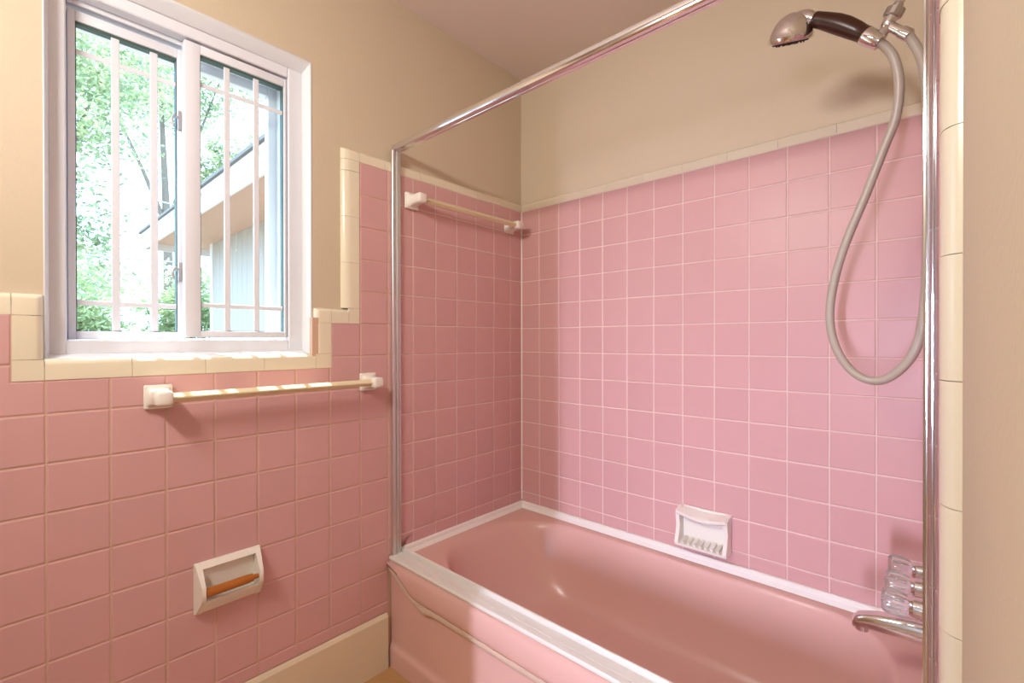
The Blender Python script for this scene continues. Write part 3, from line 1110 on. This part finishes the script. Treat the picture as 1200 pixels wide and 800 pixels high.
# wing of the house standing out from the bathroom wall on the right
hw = thing('house_wing', 'white sided house wing with wide pinkish eave, seen through the right window pane', 'building', (-2.9, 0.15, GZ))
HX0, HX1, HY = -5.25, -0.19, 0.16
EZ = 2.385
mb = MB()
mb.box(HX0, HX1, HY + 0.02, HY + 0.14, GZ, EZ)
mb.box(HX0, HX0 + 0.12, HY + 0.14, HY + 3.0, GZ, EZ)
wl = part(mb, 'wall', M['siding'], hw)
k = 0
x = HX0
while x < HX1 - 0.05:
    mb = MB()
    x2 = min(x + 0.146, HX1)
    mb.box(x, x2, HY, HY + 0.0205, GZ + 0.1, EZ, 0.003, 1)
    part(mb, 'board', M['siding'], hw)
    x += 0.152
mb = MB()
mb.box(HX0 - 0.02, HX0 + 0.07, HY - 0.02, HY + 0.02, GZ + 0.05, EZ, 0.003, 1)
part(mb, 'corner_board', M['fascia'], hw)
YE = -0.455
mb = MB()
mb.box(-5.70, HX1, YE + 0.02, HY + 0.3, EZ, EZ + 0.015)
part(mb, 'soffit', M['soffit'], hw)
mb = MB()
mb.box(-5.72, HX1, YE, YE + 0.02, EZ - 0.09, EZ + 0.045, 0.002, 1)
mb.box(-5.72, -5.70, YE, HY + 3.0, EZ - 0.09, EZ + 0.045, 0.002, 1)
part(mb, 'fascia', M['fascia'], hw)
mb = MB()
mb.box(-5.735, HX1, YE - 0.022, YE + 0.02, EZ + 0.060, EZ + 0.10, 0.003, 1)
mb.box(-5.735, HX1, YE - 0.002, YE + 0.02, EZ + 0.045, EZ + 0.060)
part(mb, 'drip_board', M['fascia'], hw)
mb = MB()
mb.poly_prism([(YE - 0.045, EZ + 0.10), (YE - 0.045, EZ + 0.125), (YE + 3.4, EZ + 1.32), (YE + 3.4, EZ + 1.24), (YE + 0.02, EZ + 0.09)], 'x', -5.77, HX1)
part(mb, 'roof', M['roof'], hw)
# a window in the wing
mb = MB()
rect_y = HY - 0.03
mb.box(-2.78, -2.70, rect_y, HY + 0.01, 0.9, 2.05, 0.004, 1)
mb.box(-2.00, -1.92, rect_y, HY + 0.01, 0.9, 2.05, 0.004, 1)
mb.box(-2.70, -2.00, rect_y, HY + 0.01, 1.97, 2.05, 0.004, 1)
mb.box(-2.70, -2.00, rect_y, HY + 0.01, 0.9, 0.98, 0.004, 1)
wf = part(mb, 'window', M['fascia'], hw)
mb = MB()
mb.box(-2.70, -2.00, HY - 0.012, HY - 0.006, 0.98, 1.97)
part(mb, 'pane', mat('bright curtain pane', (228, 232, 236), 0.15), wf)


def tree(name, label, cat, base, crowns, n, leaf, m, trunk_r, group=None):
    t = thing(name, label, cat, base, group)
    bx, by, bz = base
    mb = MB()
    top = Vector(crowns[0][0])
    pts = spline([(bx, by, bz), (bx + 0.1, by - 0.05, bz + (top.z - bz) * 0.45), tuple(top)], 6)
    mb.tube(pts, [trunk_r * (1 - 0.75 * i / (len(pts) - 1)) for i in range(len(pts))], 10)
    for c, r in crowns[1:]:
        mb.tube(spline([pts[7], (pts[7] + Vector(c)) / 2 + Vector((0, 0, 0.15)), c], 4), [trunk_r * 0.4 * (1 - 0.1 * k) for k in range(9)], 7)
    part(mb, 'trunk', M['bark'], t, 60)
    verts, faces = [], []
    rr = random.Random(hash(label) % 999 if False else len(label) * 13 + n)
    wts = [c[1] ** 2 for c in crowns]
    # leaf clumps, then leaves around each clump
    for c, r in crowns:
        cnt = int(n * r * r / sum(wts))
        clumps = []
        for _ in range(max(8, cnt // 45)):
            v = Vector((rr.gauss(0, 1), rr.gauss(0, 1), rr.gauss(0, 1))).normalized() * r * rr.uniform(0.35, 1.0)
            clumps.append(Vector(c) + Vector((v.x, v.y, v.z * 0.85)))
        for _ in range(cnt):
            p = rr.choice(clumps) + Vector((rr.gauss(0, 1), rr.gauss(0, 1), rr.gauss(0, 0.7))) * r * 0.16
            a = Vector((rr.gauss(0, 1), rr.gauss(0, 1), rr.gauss(0, 0.6))).normalized()
            b = a.cross(Vector((rr.gauss(0, 1), rr.gauss(0, 1), rr.gauss(0, 1)))).normalized()
            s_ = leaf * rr.uniform(0.7, 1.3)
            i = len(verts)
            verts += [tuple(p - a * s_), tuple(p + b * s_ * 0.45), tuple(p + a * s_), tuple(p - b * s_ * 0.45)]
            faces += [(i, i + 1, i + 2, i + 3)]
    me = bpy.data.meshes.new('foliage')
    me.from_pydata([tuple(Vector(v) - Vector(base)) for v in verts], [], faces)
    o = link('foliage', me, m, t)
    o['kind'] = 'stuff'
    return t


tree('tree', 'tall bluish green tree filling the left window pane', 'tree', (-10.8, -1.1, GZ),
     [((-10.6, -0.9, 5.4), 1.7), ((-10.2, -1.4, 3.6), 1.2), ((-11.0, -0.2, 6.9), 1.5), ((-10.3, -0.7, 2.6), 0.9)], 11000, 0.062, M['leaf_blue'], 0.22)
tree('tree', 'loose leafy tree high behind the middle of the window', 'tree', (-18.2, 2.4, GZ),
     [((-17.85, 2.1, 10.0), 2.3), ((-17.6, 3.9, 10.8), 1.8), ((-17.8, 0.6, 9.2), 1.5)], 7500, 0.085, M['leaf_blue'], 0.22)
tree('tree', 'dark green tree showing just above the roof edge of the wing', 'tree', (-11.8, 3.0, GZ),
     [((-11.6, 2.6, 5.6), 1.0), ((-11.4, 1.9, 4.9), 0.7), ((-11.8, 3.4, 6.4), 0.8)], 3500, 0.058, M['leaf_blue'], 0.16)
for base, lab, r, z in (((-7.2, -0.85, GZ), 'yellow green shrub low at the left side of the window', 0.70, 1.80),
                        ((-7.4, 0.60, GZ), 'yellow green shrub low in the middle of the left sash', 0.70, 1.90),
                        ((-8.6, 1.90, GZ), 'yellow green shrub beside the far corner of the wing', 0.75, 1.8)):
    tree('shrub', lab, 'shrub', base, [((base[0], base[1], z), r), ((base[0] - 0.1, base[1] + 0.1, z - 0.75), r * 1.05), ((base[0] + 0.05, base[1] - 0.35, z - 0.3), r * 0.8)], 6500, 0.045, M['leaf_yellow'], 0.06, 'shrubs along the lawn')

# overhead cables
for z0, z1, lab in ((3.42, 3.12, 'upper thin overhead cable crossing the left pane'), (2.42, 2.30, 'lower thin overhead cable crossing the left pane')):
    mb = MB()
    mb.tube(spline([(-8.2, -6.0, z0 + 0.55), (-7.4, -1.5, z0), (-6.6, 0.2, z1)], 6), 0.010, 6)
    o = mb.build('overhead_cable', M['wire'])
    o['label'] = lab
    o['category'] = 'cable'
